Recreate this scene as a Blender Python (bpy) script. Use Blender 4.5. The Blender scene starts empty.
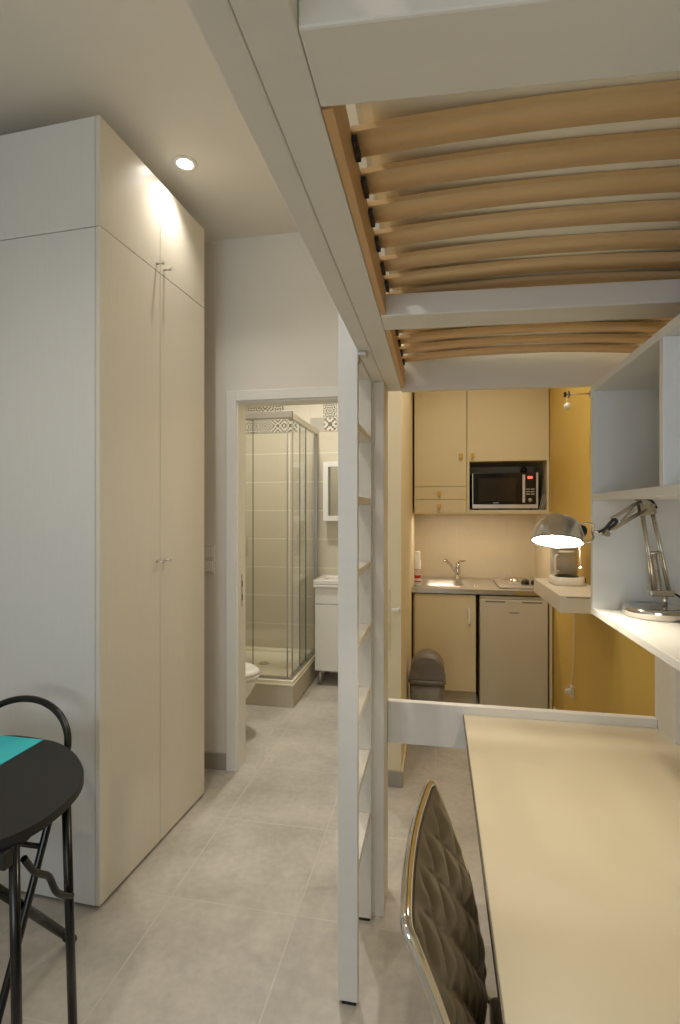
import bpy, bmesh, math, random
from mathutils import Vector, Matrix
random.seed(7)
COL = bpy.context.scene.collection
PI = math.pi

# ------------------------------------------------------------------ materials
def lin(c):
    return tuple(((v/255)/12.92 if v/255 <= .04045 else ((v/255+.055)/1.055)**2.4) for v in c)

class NT:
    """small node helper"""
    def __init__(s, name):
        s.m = bpy.data.materials.new(name); s.m.use_nodes = True
        s.t = s.m.node_tree
        s.p = s.t.nodes['Principled BSDF']; s.out = s.t.nodes['Material Output']
    def n(s, typ, **kw):
        nd = s.t.nodes.new(typ)
        for k, v in kw.items(): setattr(nd, k, v)
        return nd
    def put(s, sock, v):
        if isinstance(v, bpy.types.NodeSocket): s.t.links.new(v, sock)
        else: sock.default_value = v
    def m_(s, op, a, b=None, c=None):
        nd = s.n('ShaderNodeMath', operation=op)
        s.put(nd.inputs[0], a)
        if b is not None: s.put(nd.inputs[1], b)
        if c is not None: s.put(nd.inputs[2], c)
        return nd.outputs[0]
    def coord(s):
        return s.n('ShaderNodeTexCoord').outputs['Object']
    def xyz(s):
        nd = s.n('ShaderNodeSeparateXYZ'); s.put(nd.inputs[0], s.coord()); return nd.outputs
    def comb(s, x, y, z):
        nd = s.n('ShaderNodeCombineXYZ')
        for i, v in enumerate((x, y, z)): s.put(nd.inputs[i], v)
        return nd.outputs[0]
    def noise(s, scale, detail=3, vec=None, stretch=None):
        v = vec or s.coord()
        if stretch:
            mp = s.n('ShaderNodeMapping'); s.put(mp.inputs[0], v); mp.inputs['Scale'].default_value = stretch; v = mp.outputs[0]
        nd = s.n('ShaderNodeTexNoise'); s.put(nd.inputs['Vector'], v)
        nd.inputs['Scale'].default_value = scale; nd.inputs['Detail'].default_value = detail
        return nd.outputs['Fac']
    def mix(s, f, a, b):
        nd = s.n('ShaderNodeMix', data_type='RGBA')
        s.put(nd.inputs[0], f)
        s.put(nd.inputs[6], a if isinstance(a, bpy.types.NodeSocket) else (*a, 1))
        s.put(nd.inputs[7], b if isinstance(b, bpy.types.NodeSocket) else (*b, 1))
        return nd.outputs[2]
    def bump(s, h, dist=.002, strength=.5):
        nd = s.n('ShaderNodeBump'); s.put(nd.inputs['Height'], h)
        nd.inputs['Distance'].default_value = dist; nd.inputs['Strength'].default_value = strength
        s.put(s.p.inputs['Normal'], nd.outputs[0])
    def base(s, c, rough=.5, metal=0):
        s.put(s.p.inputs['Base Color'], c if isinstance(c, bpy.types.NodeSocket) else (*c, 1))
        s.put(s.p.inputs['Roughness'], rough); s.put(s.p.inputs['Metallic'], metal)
        return s.m

def mk(name, c, rough=.5, metal=0, var=.04, scale=18, stretch=None, bump=0):
    s = NT(name); c = lin(c)
    f = s.noise(scale, 3, stretch=stretch)
    a = tuple(v*(1-var) for v in c); b = tuple(min(1, v*(1+var)) for v in c)
    s.base(s.mix(f, a, b), rough, metal)
    if bump: s.bump(f, bump)
    return s.m

def emis(name, c, strength):
    s = NT(name); s.base(c, .4)
    s.p.inputs['Emission Color'].default_value = (*c, 1); s.p.inputs['Emission Strength'].default_value = strength
    return s.m

def glass(name, tint, alpha=.12):
    s = NT(name)
    tr = s.n('ShaderNodeBsdfTransparent'); tr.inputs[0].default_value = (*tint, 1)
    gl = s.n('ShaderNodeBsdfGlossy'); gl.inputs['Roughness'].default_value = .03
    lw = s.n('ShaderNodeLayerWeight'); lw.inputs[0].default_value = .5
    fr = s.m_('ADD', .035, s.m_('MULTIPLY', s.m_('POWER', lw.outputs['Facing'], 4.), .7))
    nz = s.noise(3)
    f = s.m_('ADD', s.m_('MULTIPLY', fr, .6), s.m_('MULTIPLY', nz, alpha*.3))
    mx = s.n('ShaderNodeMixShader'); s.put(mx.inputs[0], f)
    s.t.links.new(tr.outputs[0], mx.inputs[1]); s.t.links.new(gl.outputs[0], mx.inputs[2])
    s.t.links.new(mx.outputs[0], s.out.inputs[0]); return s.m

def tiles(name, c, grout, u, v, su, sv, ou, ov, gw=.0025, var=.06, rough=.4, cloud=4, cvar=.12):
    s = NT(name); X = s.xyz(); c = lin(c)
    a = s.m_('DIVIDE', s.m_('SUBTRACT', X[u], ou), su); b = s.m_('DIVIDE', s.m_('SUBTRACT', X[v], ov), sv)
    fa, fb = s.m_('FRACT', a), s.m_('FRACT', b)
    ea = s.m_('MULTIPLY', s.m_('MINIMUM', fa, s.m_('SUBTRACT', 1., fa)), su)
    eb = s.m_('MULTIPLY', s.m_('MINIMUM', fb, s.m_('SUBTRACT', 1., fb)), sv)
    g = s.m_('LESS_THAN', s.m_('MINIMUM', ea, eb), gw)
    wn = s.n('ShaderNodeTexWhiteNoise', noise_dimensions='2D')
    s.put(wn.inputs['Vector'], s.comb(s.m_('FLOOR', a), s.m_('FLOOR', b), 0.))
    r = wn.outputs['Value']
    n1 = s.noise(cloud, 6); n2 = s.noise(cloud*9, 4)
    k = s.m_('ADD', s.m_('ADD', 1-var/2-cvar*.75, s.m_('MULTIPLY', r, var)),
             s.m_('ADD', s.m_('MULTIPLY', n1, cvar), s.m_('MULTIPLY', n2, cvar*.5)))
    sc = s.n('ShaderNodeVectorMath', operation='SCALE'); sc.inputs[0].default_value = c; s.put(sc.inputs['Scale'], k)
    s.base(s.mix(g, sc.outputs[0], lin(grout)), rough)
    s.bump(s.m_('SUBTRACT', 1., g), .001, .4)
    return s.m

def pattern_tiles(name):
    """patchwork cement tiles: every cell its own mirrored grey figure on cream, some cells plain"""
    s = NT(name); X = s.xyz(); S = .125
    a = s.m_('DIVIDE', s.m_('ADD', X[0], 10.03), S); b = s.m_('DIVIDE', s.m_('SUBTRACT', X[2], 2.226), S)
    ia, ib = s.m_('FLOOR', a), s.m_('FLOOR', b)
    fa = s.m_('ABSOLUTE', s.m_('SUBTRACT', s.m_('FRACT', a), .5)); fb = s.m_('ABSOLUTE', s.m_('SUBTRACT', s.m_('FRACT', b), .5))
    def rnd(k):
        w = s.n('ShaderNodeTexWhiteNoise', noise_dimensions='3D'); s.put(w.inputs['Vector'], s.comb(ia, ib, k)); return w.outputs['Value']
    r1, r2, r3 = rnd(1.), rnd(5.), rnd(9.)
    rad = s.m_('SQRT', s.m_('ADD', s.m_('MULTIPLY', fa, fa), s.m_('MULTIPLY', fb, fb)))
    ang = s.m_('MULTIPLY', s.m_('SINE', s.m_('MULTIPLY', s.m_('ARCTAN2', fa, fb), 8.)), 1.9)
    p1 = s.m_('SINE', s.m_('ADD', ang, s.m_('MULTIPLY', rad, s.m_('ADD', 20., s.m_('MULTIPLY', r2, 12.)))))
    fq = s.m_('ADD', 14., s.m_('MULTIPLY', r3, 18.))
    p2 = s.m_('MULTIPLY', s.m_('SINE', s.m_('MULTIPLY', fa, fq)), s.m_('SINE', s.m_('MULTIPLY', fb, fq)))
    p3 = s.m_('SINE', s.m_('MULTIPLY', s.m_('ADD', fa, fb), s.m_('ADD', 18., s.m_('MULTIPLY', r3, 14.))))
    pick = s.m_('GREATER_THAN', r1, .78)
    q = s.m_('ADD', s.m_('MULTIPLY', pick, p1), s.m_('MULTIPLY', s.m_('SUBTRACT', 1., pick), s.m_('ADD', p2, s.m_('MULTIPLY', p3, .6))))
    on = s.m_('MULTIPLY', s.m_('GREATER_THAN', q, .05), s.m_('GREATER_THAN', r2, .45))
    col = s.mix(on, lin((208, 202, 186)), lin((110, 105, 98)))
    fa2 = s.m_('LESS_THAN', s.m_('SUBTRACT', .5, s.m_('MAXIMUM', fa, fb)), .014)
    s.base(s.mix(fa2, col, lin((196, 188, 170))), .4); return s.m

def wood(name, c1, c2, stretch, scale=7, rough=.5):
    s = NT(name)
    n1 = s.noise(scale, 5, stretch=stretch); n2 = s.noise(scale*4, 3, stretch=stretch)
    f = s.m_('ADD', s.m_('MULTIPLY', n1, .8), s.m_('MULTIPLY', n2, .3))
    s.base(s.mix(f, lin(c1), lin(c2)), rough); return s.m

M = dict(
 wall=mk('white_paint', (222, 218, 209), .75, var=.02, scale=6),
 ceil=mk('ceiling_paint', (224, 220, 211), .85, var=.02, scale=5),
 cream=mk('cream_paint', (228, 216, 184), .6, var=.02, scale=6),
 yellow=mk('yellow_paint', (213, 180, 92), .55, var=.03, scale=5),
 white=mk('white_lacquer', (228, 226, 220), .4, var=.02, scale=9),
 bedwhite=mk('white_painted_wood', (226, 223, 216), .5, var=.03, scale=6, stretch=(1, 6, 6)),
 desk=mk('desk_laminate', (217, 206, 180), .42, var=.015, scale=6),
 ward=wood('pale_wood_grain_laminate', (210, 205, 193), (219, 214, 202), (9, 9, .5), 9, .33),
 wardside=wood('white_grain_laminate', (212, 210, 205), (219, 217, 212), (9, 9, .5), 9, .45),
 slat=wood('birch_plywood', (214, 176, 124), (236, 206, 158), (1.2, 9, 9), 5, .45),
 ply=wood('plywood_edge', (196, 154, 102), (222, 184, 134), (9, 1.2, 9), 5, .5),
 mattress=mk('mattress_cloth', (250, 246, 232), .9, var=.03, scale=60, bump=.001),
 kitchen=mk('cream_laminate', (218, 203, 162), .45, var=.02, scale=8),
 fridge=mk('fridge_enamel', (200, 190, 164), .4, var=.015, scale=12),
 dark=mk('dark_gap', (26, 23, 20), .6),
 blackmetal=mk('black_gloss_tube', (7, 7, 8), .25, 0, var=.05),
 blacktop=mk('black_table_vinyl', (26, 25, 24), .55, var=.12, scale=220, bump=.0006),
 turq=mk('turquoise_mat', (56, 188, 198), .7, var=.05, scale=160, bump=.0005),
 chrome=mk('chrome', (214, 210, 204), .1, 1, var=.02),
 brushed=mk('brushed_steel', (206, 200, 190), .32, .85, var=.06, scale=30, stretch=(12, 1, 1)),
 chrome_shade=mk('polished_shade', (226, 222, 214), .22, .9, var=.02),
 steel_trim=mk('steel_trim', (206, 202, 194), .35, .35, var=.03),
 steel_dark=mk('aged_nickel', (206, 198, 184), .22, .9, var=.05),
 black=mk('black_plastic', (18, 17, 16), .4),
 leather=mk('taupe_leatherette', (82, 72, 56), .36, var=.06, scale=40),
 leatherback=mk('taupe_leatherette_back', (70, 62, 50), .45, var=.06, scale=40),
 rubber=mk('brown_rubber', (58, 48, 42), .8),
 greybin=mk('grey_plastic', (116, 109, 98), .45, var=.03),
 ceramic=mk('white_ceramic', (232, 230, 224), .15, var=.01),
 tray=mk('white_acrylic', (236, 230, 208), .25, var=.01),
 whiteplastic=mk('white_plastic', (222, 214, 196), .35, var=.02),
 lampinner=mk('white_enamel', (245, 243, 235), .5, var=.01),
 gold=mk('pale_gold_knob', (205, 165, 70), .4, .3, var=.04),
 greytile=mk('grey_tile', (160, 154, 144), .55, var=.1, scale=14),
 red=mk('red_print', (190, 44, 34), .5),
 screen=mk('dark_glass', (20, 17, 14), .1),
 mirror=mk('mirror_glass', (190, 186, 176), .05, 1, var=.01),
 alu=mk('aluminium_profile', (178, 174, 166), .32, .75, var=.03),
 greyrail=mk('grey_profile', (150, 145, 136), .4, .3, var=.03),
 glass=glass('shower_glass', (.984, .99, .986), .05),
 glassedge=mk('green_glass_edge', (70, 92, 82), .2),
 jug=glass('jug_glass', (.97, .965, .95), .05),
 spot=emis('spot_lamp', (1, .93, .82), 30),
 bulb=emis('bulb_glow', (1, .86, .66), 40),
 led=emis('led_strip_glow', (1, .72, .45), 6),
 redled=emis('red_display_glow', (1, .12, .08), 1.2),
 paneglass=glass('window_glass', (.97, .98, .99)),
)
M['floor'] = tiles('beige_floor_tile', (188, 182, 171), (200, 194, 182), 0, 1, .5, .515, -.506, 1.815, .0026, .06, .42, 3.6, .8)
M['bathtile'] = tiles('beige_wall_tile', (204, 195, 174), (224, 218, 202), 0, 2, .5, .266, -1.36, .165, .004, .05, .35, 3, .10)
M['bathtile_side'] = tiles('beige_wall_tile_side', (204, 195, 174), (224, 218, 202), 1, 2, .5, .266, 3.6, .165, .004, .05, .35, 3, .10)
M['risertile'] = tiles('taupe_riser_tile', (194, 184, 166), (206, 198, 182), 0, 1, .45, .45, -1.07, 3.72, .0015, .06, .45, 5, .2)
M['splash'] = tiles('beige_splash_tile', (218, 203, 172), (224, 210, 184), 0, 2, .45, .32, .17, .905, .0012, .03, .3, 4, .14)
M['pattern'] = pattern_tiles('patchwork_cement_tile')

# ------------------------------------------------------------------ mesh helpers
def BM(): return bmesh.new()
def box(b, x0, x1, y0, y1, z0, z1, bev=0, seg=2, rot=None, piv=None):
    g = bmesh.ops.create_cube(b, size=1, matrix=Matrix.Translation(((x0+x1)/2, (y0+y1)/2, (z0+z1)/2)) @ Matrix.Diagonal((abs(x1-x0), abs(y1-y0), abs(z1-z0), 1)))
    vs = g['verts']
    if bev:
        es = list({e for v in vs for e in v.link_edges})
        r = bmesh.ops.bevel(b, geom=es, offset=bev, segments=seg, affect='EDGES', profile=.5)
        vs = list({v for f in r['faces'] for v in f.verts} | {v for v in vs if v.is_valid})
    if rot is not None:
        bmesh.ops.rotate(b, verts=vs, cent=piv or ((x0+x1)/2, (y0+y1)/2, (z0+z1)/2), matrix=rot)
    return b
def frame_of(d):
    d = Vector(d).normalized(); u = d.orthogonal().normalized(); return u, d.cross(u).normalized()
def tube(b, pts, r, n=12, closed=False, caps=True, flat=None):
    """sweep a circle (or a flat oval (ru, rv)) along points; r number or list"""
    P = [Vector(p) for p in pts]; N = len(P); rs = r if isinstance(r, (list, tuple)) else [r]*N
    T = []
    for i in range(N):
        if closed: t = P[(i+1) % N]-P[i-1]
        else: t = P[min(i+1, N-1)]-P[max(i-1, 0)]
        T.append(t.normalized())
    u = T[0].orthogonal().normalized(); rings = []
    for i in range(N):
        u = (u-T[i]*u.dot(T[i])).normalized(); v = T[i].cross(u)
        rings.append([b.verts.new(P[i]+(u*math.cos(2*PI*k/n)+v*math.sin(2*PI*k/n))*rs[i]) for k in range(n)])
    for i in range(N if closed else N-1):
        A, B = rings[i], rings[(i+1) % N]
        sh = 0
        if closed and i == N-1:
            sh = min(range(n), key=lambda s_: (A[0].co-B[s_].co).length)
        for k in range(n):
            f = b.faces.new((A[k], A[(k+1) % n], B[(k+1+sh) % n], B[(k+sh) % n])); f.smooth = True
    if caps and not closed:
        b.faces.new(list(reversed(rings[0]))); b.faces.new(rings[-1])
    return b
def cyl(b, p0, p1, r, r2=None, n=20): return tube(b, [p0, p1], [r, r if r2 is None else r2], n)
def lathe(b, prof, c=(0, 0, 0), axis=(0, 0, 1), n=32, smooth=True):
    """profile = [(radius, height)...] revolved about axis through c"""
    ax = Vector(axis).normalized(); u, v = frame_of(ax); c = Vector(c); rings = []
    for r, h in prof:
        if r < 1e-6: rings.append([b.verts.new(c+ax*h)])
        else: rings.append([b.verts.new(c+ax*h+(u*math.cos(2*PI*k/n)+v*math.sin(2*PI*k/n))*r) for k in range(n)])
    for A, B in zip(rings, rings[1:]):
        for k in range(n):
            k2 = (k+1) % n
            if len(A) == 1 and len(B) == 1: continue
            if len(A) == 1: f = b.faces.new((A[0], B[k2], B[k]))
            elif len(B) == 1: f = b.faces.new((A[k], A[k2], B[0]))
            else: f = b.faces.new((A[k], A[k2], B[k2], B[k]))
            f.smooth = smooth
    return b
def prism(b, poly, z0, z1, bev=0):
    lo = [b.verts.new((x, y, z0)) for x, y in poly]; hi = [b.verts.new((x, y, z1)) for x, y in poly]; n = len(poly)
    b.faces.new(list(reversed(lo))); top = b.faces.new(hi); bot = None
    for i in range(n): b.faces.new((lo[i], lo[(i+1) % n], hi[(i+1) % n], hi[i]))
    if bev:
        bmesh.ops.bevel(b, geom=list(top.edges), offset=bev, segments=3, affect='EDGES', profile=.5)
    return b
def spline(pts, k=8, closed=False):
    P = [Vector(p) for p in pts]; n = len(P); out = []
    rng = range(n) if closed else range(n-1)
    g = (lambda i: P[i % n]) if closed else (lambda i: P[max(0, min(n-1, i))])
    for i in rng:
        a, b_, c, d = g(i-1), g(i), g(i+1), g(i+2)
        for j in range(k):
            t = j/k
            out.append(.5*((2*b_)+(c-a)*t+(2*a-5*b_+4*c-d)*t*t+(3*b_-a-3*c+d)*t**3))
    if not closed: out.append(P[-1])
    return out
def rmat(o):
    return Matrix.Translation(o.location) @ Matrix.Rotation(o.rotation_euler[2], 4, 'Z')
def world_of(o):
    m = rmat(o)
    while o.parent: o = o.parent; m = rmat(o) @ m
    return m
def obj(name, b, m, parent=None, loc=None, local=False):
    me = bpy.data.meshes.new(name); o = bpy.data.objects.new(name, me); COL.objects.link(o)
    bmesh.ops.recalc_face_normals(b, faces=b.faces)
    if parent is not None:
        if not local: bmesh.ops.transform(b, matrix=world_of(parent).inverted(), verts=b.verts)
        o.parent = parent
    elif loc is not None:
        o.location = loc
        if not local: bmesh.ops.transform(b, matrix=Matrix.Translation(loc).inverted(), verts=b.verts)
    b.to_mesh(me); b.free(); me.materials.append(M[m] if isinstance(m, str) else m)
    return o
def tag(o, label, cat, group=None):
    o['label'] = label; o['category'] = cat
    if group: o['group'] = group
    return o
def thing(name, label, cat, loc=(0, 0, 0), rotz=0, group=None):
    o = bpy.data.objects.new(name, None); COL.objects.link(o); o.empty_display_size = .05
    o.location = loc; o.rotation_euler = (0, 0, rotz); return tag(o, label, cat, group)
def struct(name, b, m, parent=None):
    o = obj(name, b, m, parent)
    if parent is None: o['kind'] = 'structure'
    return o
def copy_tree(o, parent=None):
    c = o.copy(); COL.objects.link(c)
    if parent is not None: c.parent = parent
    for ch in [k for k in bpy.data.objects if k.parent is o]: copy_tree(ch, c)
    return c
def bx(*a, **k): return box(BM(), *a, **k)
def skew(b):
    for v in b.verts: v.co.y += .062*(v.co.x+.13)
    return b

# ------------------------------------------------------------------ the setting
CEIL = 3.046; WF = 2.77; YB = 4.62; XR = .83; XL = -1.86; YR = -2.6
PX0, PX1 = -.275, -.19          # partition between bathroom and kitchen
struct('floor', bx(XL-.1, XR+.1, YR-.1, YB+.1, -.1, 0), 'floor')
struct('ceiling', bx(XL-.1, XR+.1, YR-.1, YB+.1, CEIL, CEIL+.1), 'ceil')
struct('wall_left', bx(XL-.1, XL, YR, WF+.1, 0, CEIL), 'wall')
struct('wall_bathroom_left', bx(XL-.1, XL, WF+.1, YB, 0, CEIL), 'bathtile_side')
b = BM(); DX0, DX1, DZ = -1.14, -.40, 2.125        # doorway to the bathroom
box(b, XL, DX0, WF, WF+.10, 0, CEIL); box(b, DX1, PX0, WF, WF+.10, 0, CEIL); box(b, DX0, DX1, WF, WF+.10, DZ, CEIL)
struct('wall_front', b, 'wall')
wp = struct('wall_partition', bx(PX0, PX1, WF, YB, 0, CEIL), 'cream')
struct('wall_bathroom_back', bx(XL, PX0, YB, YB+.1, 0, CEIL), 'bathtile')
struct('wall_kitchen_back', bx(PX0, XR, YB, YB+.1, 0, CEIL), 'wall')
struct('wall_right', bx(XR, XR+.1, YR, 2.05, 0, CEIL), 'cream')
struct('wall_kitchen_right', bx(XR, XR+.1, 2.05, YB, 0, CEIL), 'yellow')
b = BM()                                              # rear wall behind the camera with its window
WX0, WX1, WZ0, WZ1 = -1.45, .25, .75, 2.45
box(b, XL, WX0, YR-.1, YR, 0, CEIL); box(b, WX1, XR, YR-.1, YR, 0, CEIL)
box(b, WX0, WX1, YR-.1, YR, 0, WZ0); box(b, WX0, WX1, YR-.1, YR, WZ1, CEIL)
struct('wall_rear', b, 'wall')
b = BM()
for x in (WX0, (WX0+WX1)/2-.03, WX1-.06): box(b, x, x+.06, YR-.07, YR-.02, WZ0, WZ1, .006)
for z in (WZ0, WZ1-.06): box(b, WX0, WX1, YR-.07, YR-.02, z, z+.06, .006)
w1 = struct('window_1', b, 'white')
obj('pane', bx(WX0+.05, WX1-.05, YR-.048, YR-.042, WZ0+.05, WZ1-.05), 'paneglass', w1)
# door frame: casing on the room side and lining through the wall
b = BM()
for x0, x1 in ((DX0-.045, DX0+.012), (DX1-.012, DX1+.045)): box(b, x0, x1, WF-.016, WF, 0, DZ+.045, .003)
box(b, DX0+.012, DX1-.012, WF-.016, WF, DZ-.012, DZ+.045, .003)
for x0, x1 in ((DX0, DX0+.022), (DX1-.022, DX1)): box(b, x0, x1, WF, WF+.115, 0, DZ-.022)
box(b, DX0, DX1, WF, WF+.115, DZ-.022, DZ)
d1 = struct('door_1', b, 'white')
b = BM(); box(b, DX0+.0215, DX0+.024, WF+.045, WF+.068, .93, 1.12, .001)
sp = obj('strike_plate', b, 'brushed', d1)
b = BM()
for z in (.965, 1.045): box(b, DX0+.0235, DX0+.0246, WF+.050, WF+.063, z, z+.035)
obj('latch_hole', b, 'dark', sp)
# lock plate and lever on the end of the partition
b = BM(); box(b, -.262, -.247, WF-.004, WF, .73, 1.06, .001); pl = obj('lock_plate', b, 'kitchen', wp)
b = BM(); cyl(b, (-.205, WF, .957), (-.205, WF-.03, .957), .009); box(b, -.238, -.2, WF-.04, WF-.026, .948, .966, .004)
obj('lever_handle', b, 'ceramic', wp)
# skirtings
struct('baseboard_front', bx(-1.845, DX0-.046, WF-.012, WF, 0, .094, .002), 'greytile')
struct('baseboard_partition', bx(-.33, PX1+.01, WF-.012, WF, 0, .085, .002), 'greytile')
struct('baseboard_kitchen', bx(PX1, PX1+.01, WF, 3.92, 0, .085, .002), 'cream')
struct('baseboard_right', bx(XR-.012, XR, 2.06, 3.9, 0, .084, .003), 'cream')
struct('trim_1', bx(XL, PX0, YB-.006, YB, 2.226, 2.476), 'pattern')     # patchwork tile frieze
b = BM(); box(b, PX1, XR, YB-.008, YB, .9, 1.48); box(b, XR-.008, XR, 4.0, YB-.008, .9, 1.48)
struct('trim_2', b, 'splash')                                            # splashback tiles

# ------------------------------------------------------------------ wardrobe
W = thing('wardrobe', 'tall pale wood-grain fitted wardrobe reaching nearly to the ceiling', 'wardrobe', (-1.231, 1.702, 0), math.radians(-2.7))
wd = .795; wt = 2.955; zs = 2.545
obj('carcass', bx(-.56, -.022, .02, wd-.002, .03, wt-.006), 'ward', W, local=True)
obj('side_panel', bx(-.56, -.021, 0, .018, .012, zs-.003, .0015), 'wardside', W, local=True)
obj('upper_side_panel', bx(-.56, -.021, 0, .018, zs, wt, .0015), 'wardside', W, local=True)
obj('plinth', bx(-.56, -.05, .03, wd-.01, 0, .03), 'dark', W, local=True)
mid = .392
for y0, y1, hy in ((.0, mid-.0015, mid-.028), (mid+.0015, wd, mid+.03)):
    d = obj('door', bx(-.019, 0, y0, y1, .015, zs-.003, .0015), 'ward', W, local=True)
    b = BM(); cyl(b, (0, hy, 1.262), (.028, hy, 1.262), .0045); box(b, .026, .034, hy-.012, hy+.012, 1.256, 1.268, .003); obj('handle', b, 'brushed', d, local=True)
    u = obj('upper_door', bx(-.019, 0, y0, y1, zs, wt, .0015), 'ward', W, local=True)
    b = BM(); cyl(b, (0, hy, zs+.028), (.03, hy, zs+.028), .0045); cyl(b, (.029, hy, zs+.028), (.036, hy, zs+.028), .0065); obj('handle', b, 'brushed', u, local=True)

# ------------------------------------------------------------------ ceiling spots
def downlight(x, y, label, z=CEIL):
    t = thing('recessed_downlight', label, 'ceiling light', (x, y, z))
    b = BM(); lathe(b, [(.034, -.0005), (.034, -.006), (.05, -.005), (.052, -.0005), (.034, -.0005)], (x, y, z)); obj('trim_ring', b, 'white', t)
    b = BM(); lathe(b, [(0, -.0035), (.02, -.004), (.032, -.002), (.033, -.0005)], (x, y, z)); obj('lamp_face', b, 'spot', t)
    return t
downlight(-1.111, 2.128, 'small round lit spotlight recessed in the ceiling beside the wardrobe')

# ------------------------------------------------------------------ loft bed
BZ = 1.957; BY0, BY1 = -.2, 2.035
bed = thing('loft_bed', 'white painted wooden loft bed with bowed birch slats over the desk', 'bed', (.3, .9, 0))
for i, (x0, x1) in enumerate(((-.232, -.192), (.785, .825))):
    obj('side_rail', bx(x0, x1, BY0, BY1, BZ, BZ+.17, .003), 'bedwhite', bed)
for x0, x1 in ((-.1915, -.136), (.73, .7845)):
    obj('ledger', bx(x0, x1, BY0, BY1, BZ+.001, BZ+.06, .002), 'bedwhite', bed)
obj('end_rail', skew(bx(-.1355, .7295, 1.991, BY1-.004, BZ-.006, BZ+.14, .002)), 'bedwhite', bed)
obj('end_rail', bx(-.1355, .7295, BY0, BY0+.04, BZ+.001, BZ+.14, .002), 'bedwhite', bed)
for y0, y1 in ((.49, .592), (1.247, 1.347)):
    obj('cross_beam', skew(bx(-.1355, .7295, y0, y1, BZ+.001, BZ+.055, .003)), 'bedwhite', bed)
for x0, x1 in ((-.135, -.122), (.716, .729)):
    for y0, y1 in ((.597, 1.243), (1.352, 1.985)):
        obj('slat_bar', bx(x0, x1, y0, y1, BZ+.003, BZ+.075), 'ply', bed)
def slat(y, w=.056):
    b = BM(); n = 24; x0, x1 = -.1215, .7155; th = .009; rows = []
    for i in range(n+1):
        t = i/n; x = x0+(x1-x0)*t; z = BZ+.070+.020*(1-(2*t-1)**2)
        rows.append([b.verts.new((x, yy, zz)) for yy, zz in ((y-w/2, z), (y+w/2, z), (y+w/2, z+th), (y-w/2, z+th))])
    for A, B in zip(rows, rows[1:]):
        for k in range(4): b.faces.new((A[k], A[(k+1) % 4], B[(k+1) % 4], B[k])).smooth = (k in (0, 2))
    b.faces.new(rows[0]); b.faces.new(rows[-1])
    s = obj('slat', skew(b), 'slat', bed)
    obj('slat_holder', bx(-.1218, -.114, y-w/2+.004, y+w/2-.004, BZ+.060, BZ+.069, .001), 'black', s)
for y in (.755, .848, .938, 1.032, 1.138, 1.228, 1.32, 1.44, 1.545, 1.65, 1.755, 1.86): slat(y)
for x0, x1 in ((-.241, -.19), (.769, .819)):
    for y0, y1 in ((1.866, 2.02), (-.2, -.05)):
        obj('post', bx(x0, x1, y0, y1, 0, BZ-.0005, .003), 'bedwhite', bed)
obj('low_rail', bx(-.1895, .7685, 1.993, 2.024, .582, .745, .003), 'bedwhite', bed)
m = tag(obj('mattress', bx(-.1212, .7152, BY0+.045, 1.99, BZ+.101, BZ+.25, .03, 3), 'mattress', loc=(.3, .9, BZ+.101)), 'pale cream mattress lying on the slats of the loft bed', 'mattress')

# ------------------------------------------------------------------ ladder on the bed side
lad = thing('bed_ladder', 'white wooden ladder standing against the left side of the loft bed', 'ladder', (-.262, 1.67, 0))
LX0, LX1 = -.293, -.233
for y0, y1 in ((1.512, 1.538), (1.835, 1.861)):
    up = obj('upright', bx(LX0, LX1, y0, y1, .012, 2.16, .002), 'bedwhite', lad)
    obj('foot_pad', bx(LX0+.012, LX1-.006, y0+.004, y1-.002, 0, .012), 'black', up)
for k in range(9):
    z = .385+.2265*k
    if z > 2.15: break
    obj('rung', bx(LX0+.004, LX1-.004, 1.5385, 1.8345, z-.011, z+.011, .003), 'bedwhite', lad)
b = BM(); box(b, -.232, -.205, 1.50, 1.538, 1.945, 1.9565, .002); box(b, -.2325, -.228, 1.5, 1.538, 1.925, 1.95, .002)
obj('hook_bracket', b, 'brushed', lad)

# ------------------------------------------------------------------ desk
DZT = .714
desk = thing('desk', 'long cream laminate desk top running along the wall under the bed', 'desk', (.46, .9, 0))
obj('desk_top', bx(.1, .815, -.25, 1.9925, DZT-.028, DZT, .002), 'desk', desk)
obj('edge_shade', bx(.0975, .0998, -.25, 1.9925, DZT-.027, DZT-.001), 'greybin', desk)  # grey strip puts the shading of the desk edge into colour
for x in (.15, .75):
    obj('leg', bx(x-.02, x+.02, -.22, -.18, 0, DZT-.0285, .003), 'white', desk)
obj('support_rail', bx(.775, .805, -.2, 1.85, DZT-.09, DZT-.0285, .002), 'white', desk)

# ------------------------------------------------------------------ wall shelf unit over the desk
SX = .425; SY = 1.53; SZ0, SZ1 = 1.195, 1.834
shelf = thing('wall_shelf', 'open white box shelf unit on the wall above the desk', 'shelf', (.63, .9, SZ0))
obj('end_panel', bx(SX, XR-.002, SY, SY+.018, SZ0, SZ1, .001), 'white', shelf)
obj('bottom_board', bx(SX, XR-.002, .1, SY-.0003, SZ0, SZ0+.018, .001), 'white', shelf)
obj('middle_board', bx(SX, XR-.002, .1, SY-.0003, 1.512, 1.53, .001), 'white', shelf)
obj('top_board', bx(SX, XR-.002, .1, SY-.0003, SZ1-.018, SZ1, .001), 'white', shelf)
obj('divider', bx(SX, XR-.002, 1.077, 1.095, 1.5303, SZ1-.0183, .001), 'white', shelf)
obj('end_panel', bx(SX, XR-.002, .082, .0997, SZ0, SZ1, .001), 'white', shelf)

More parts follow.
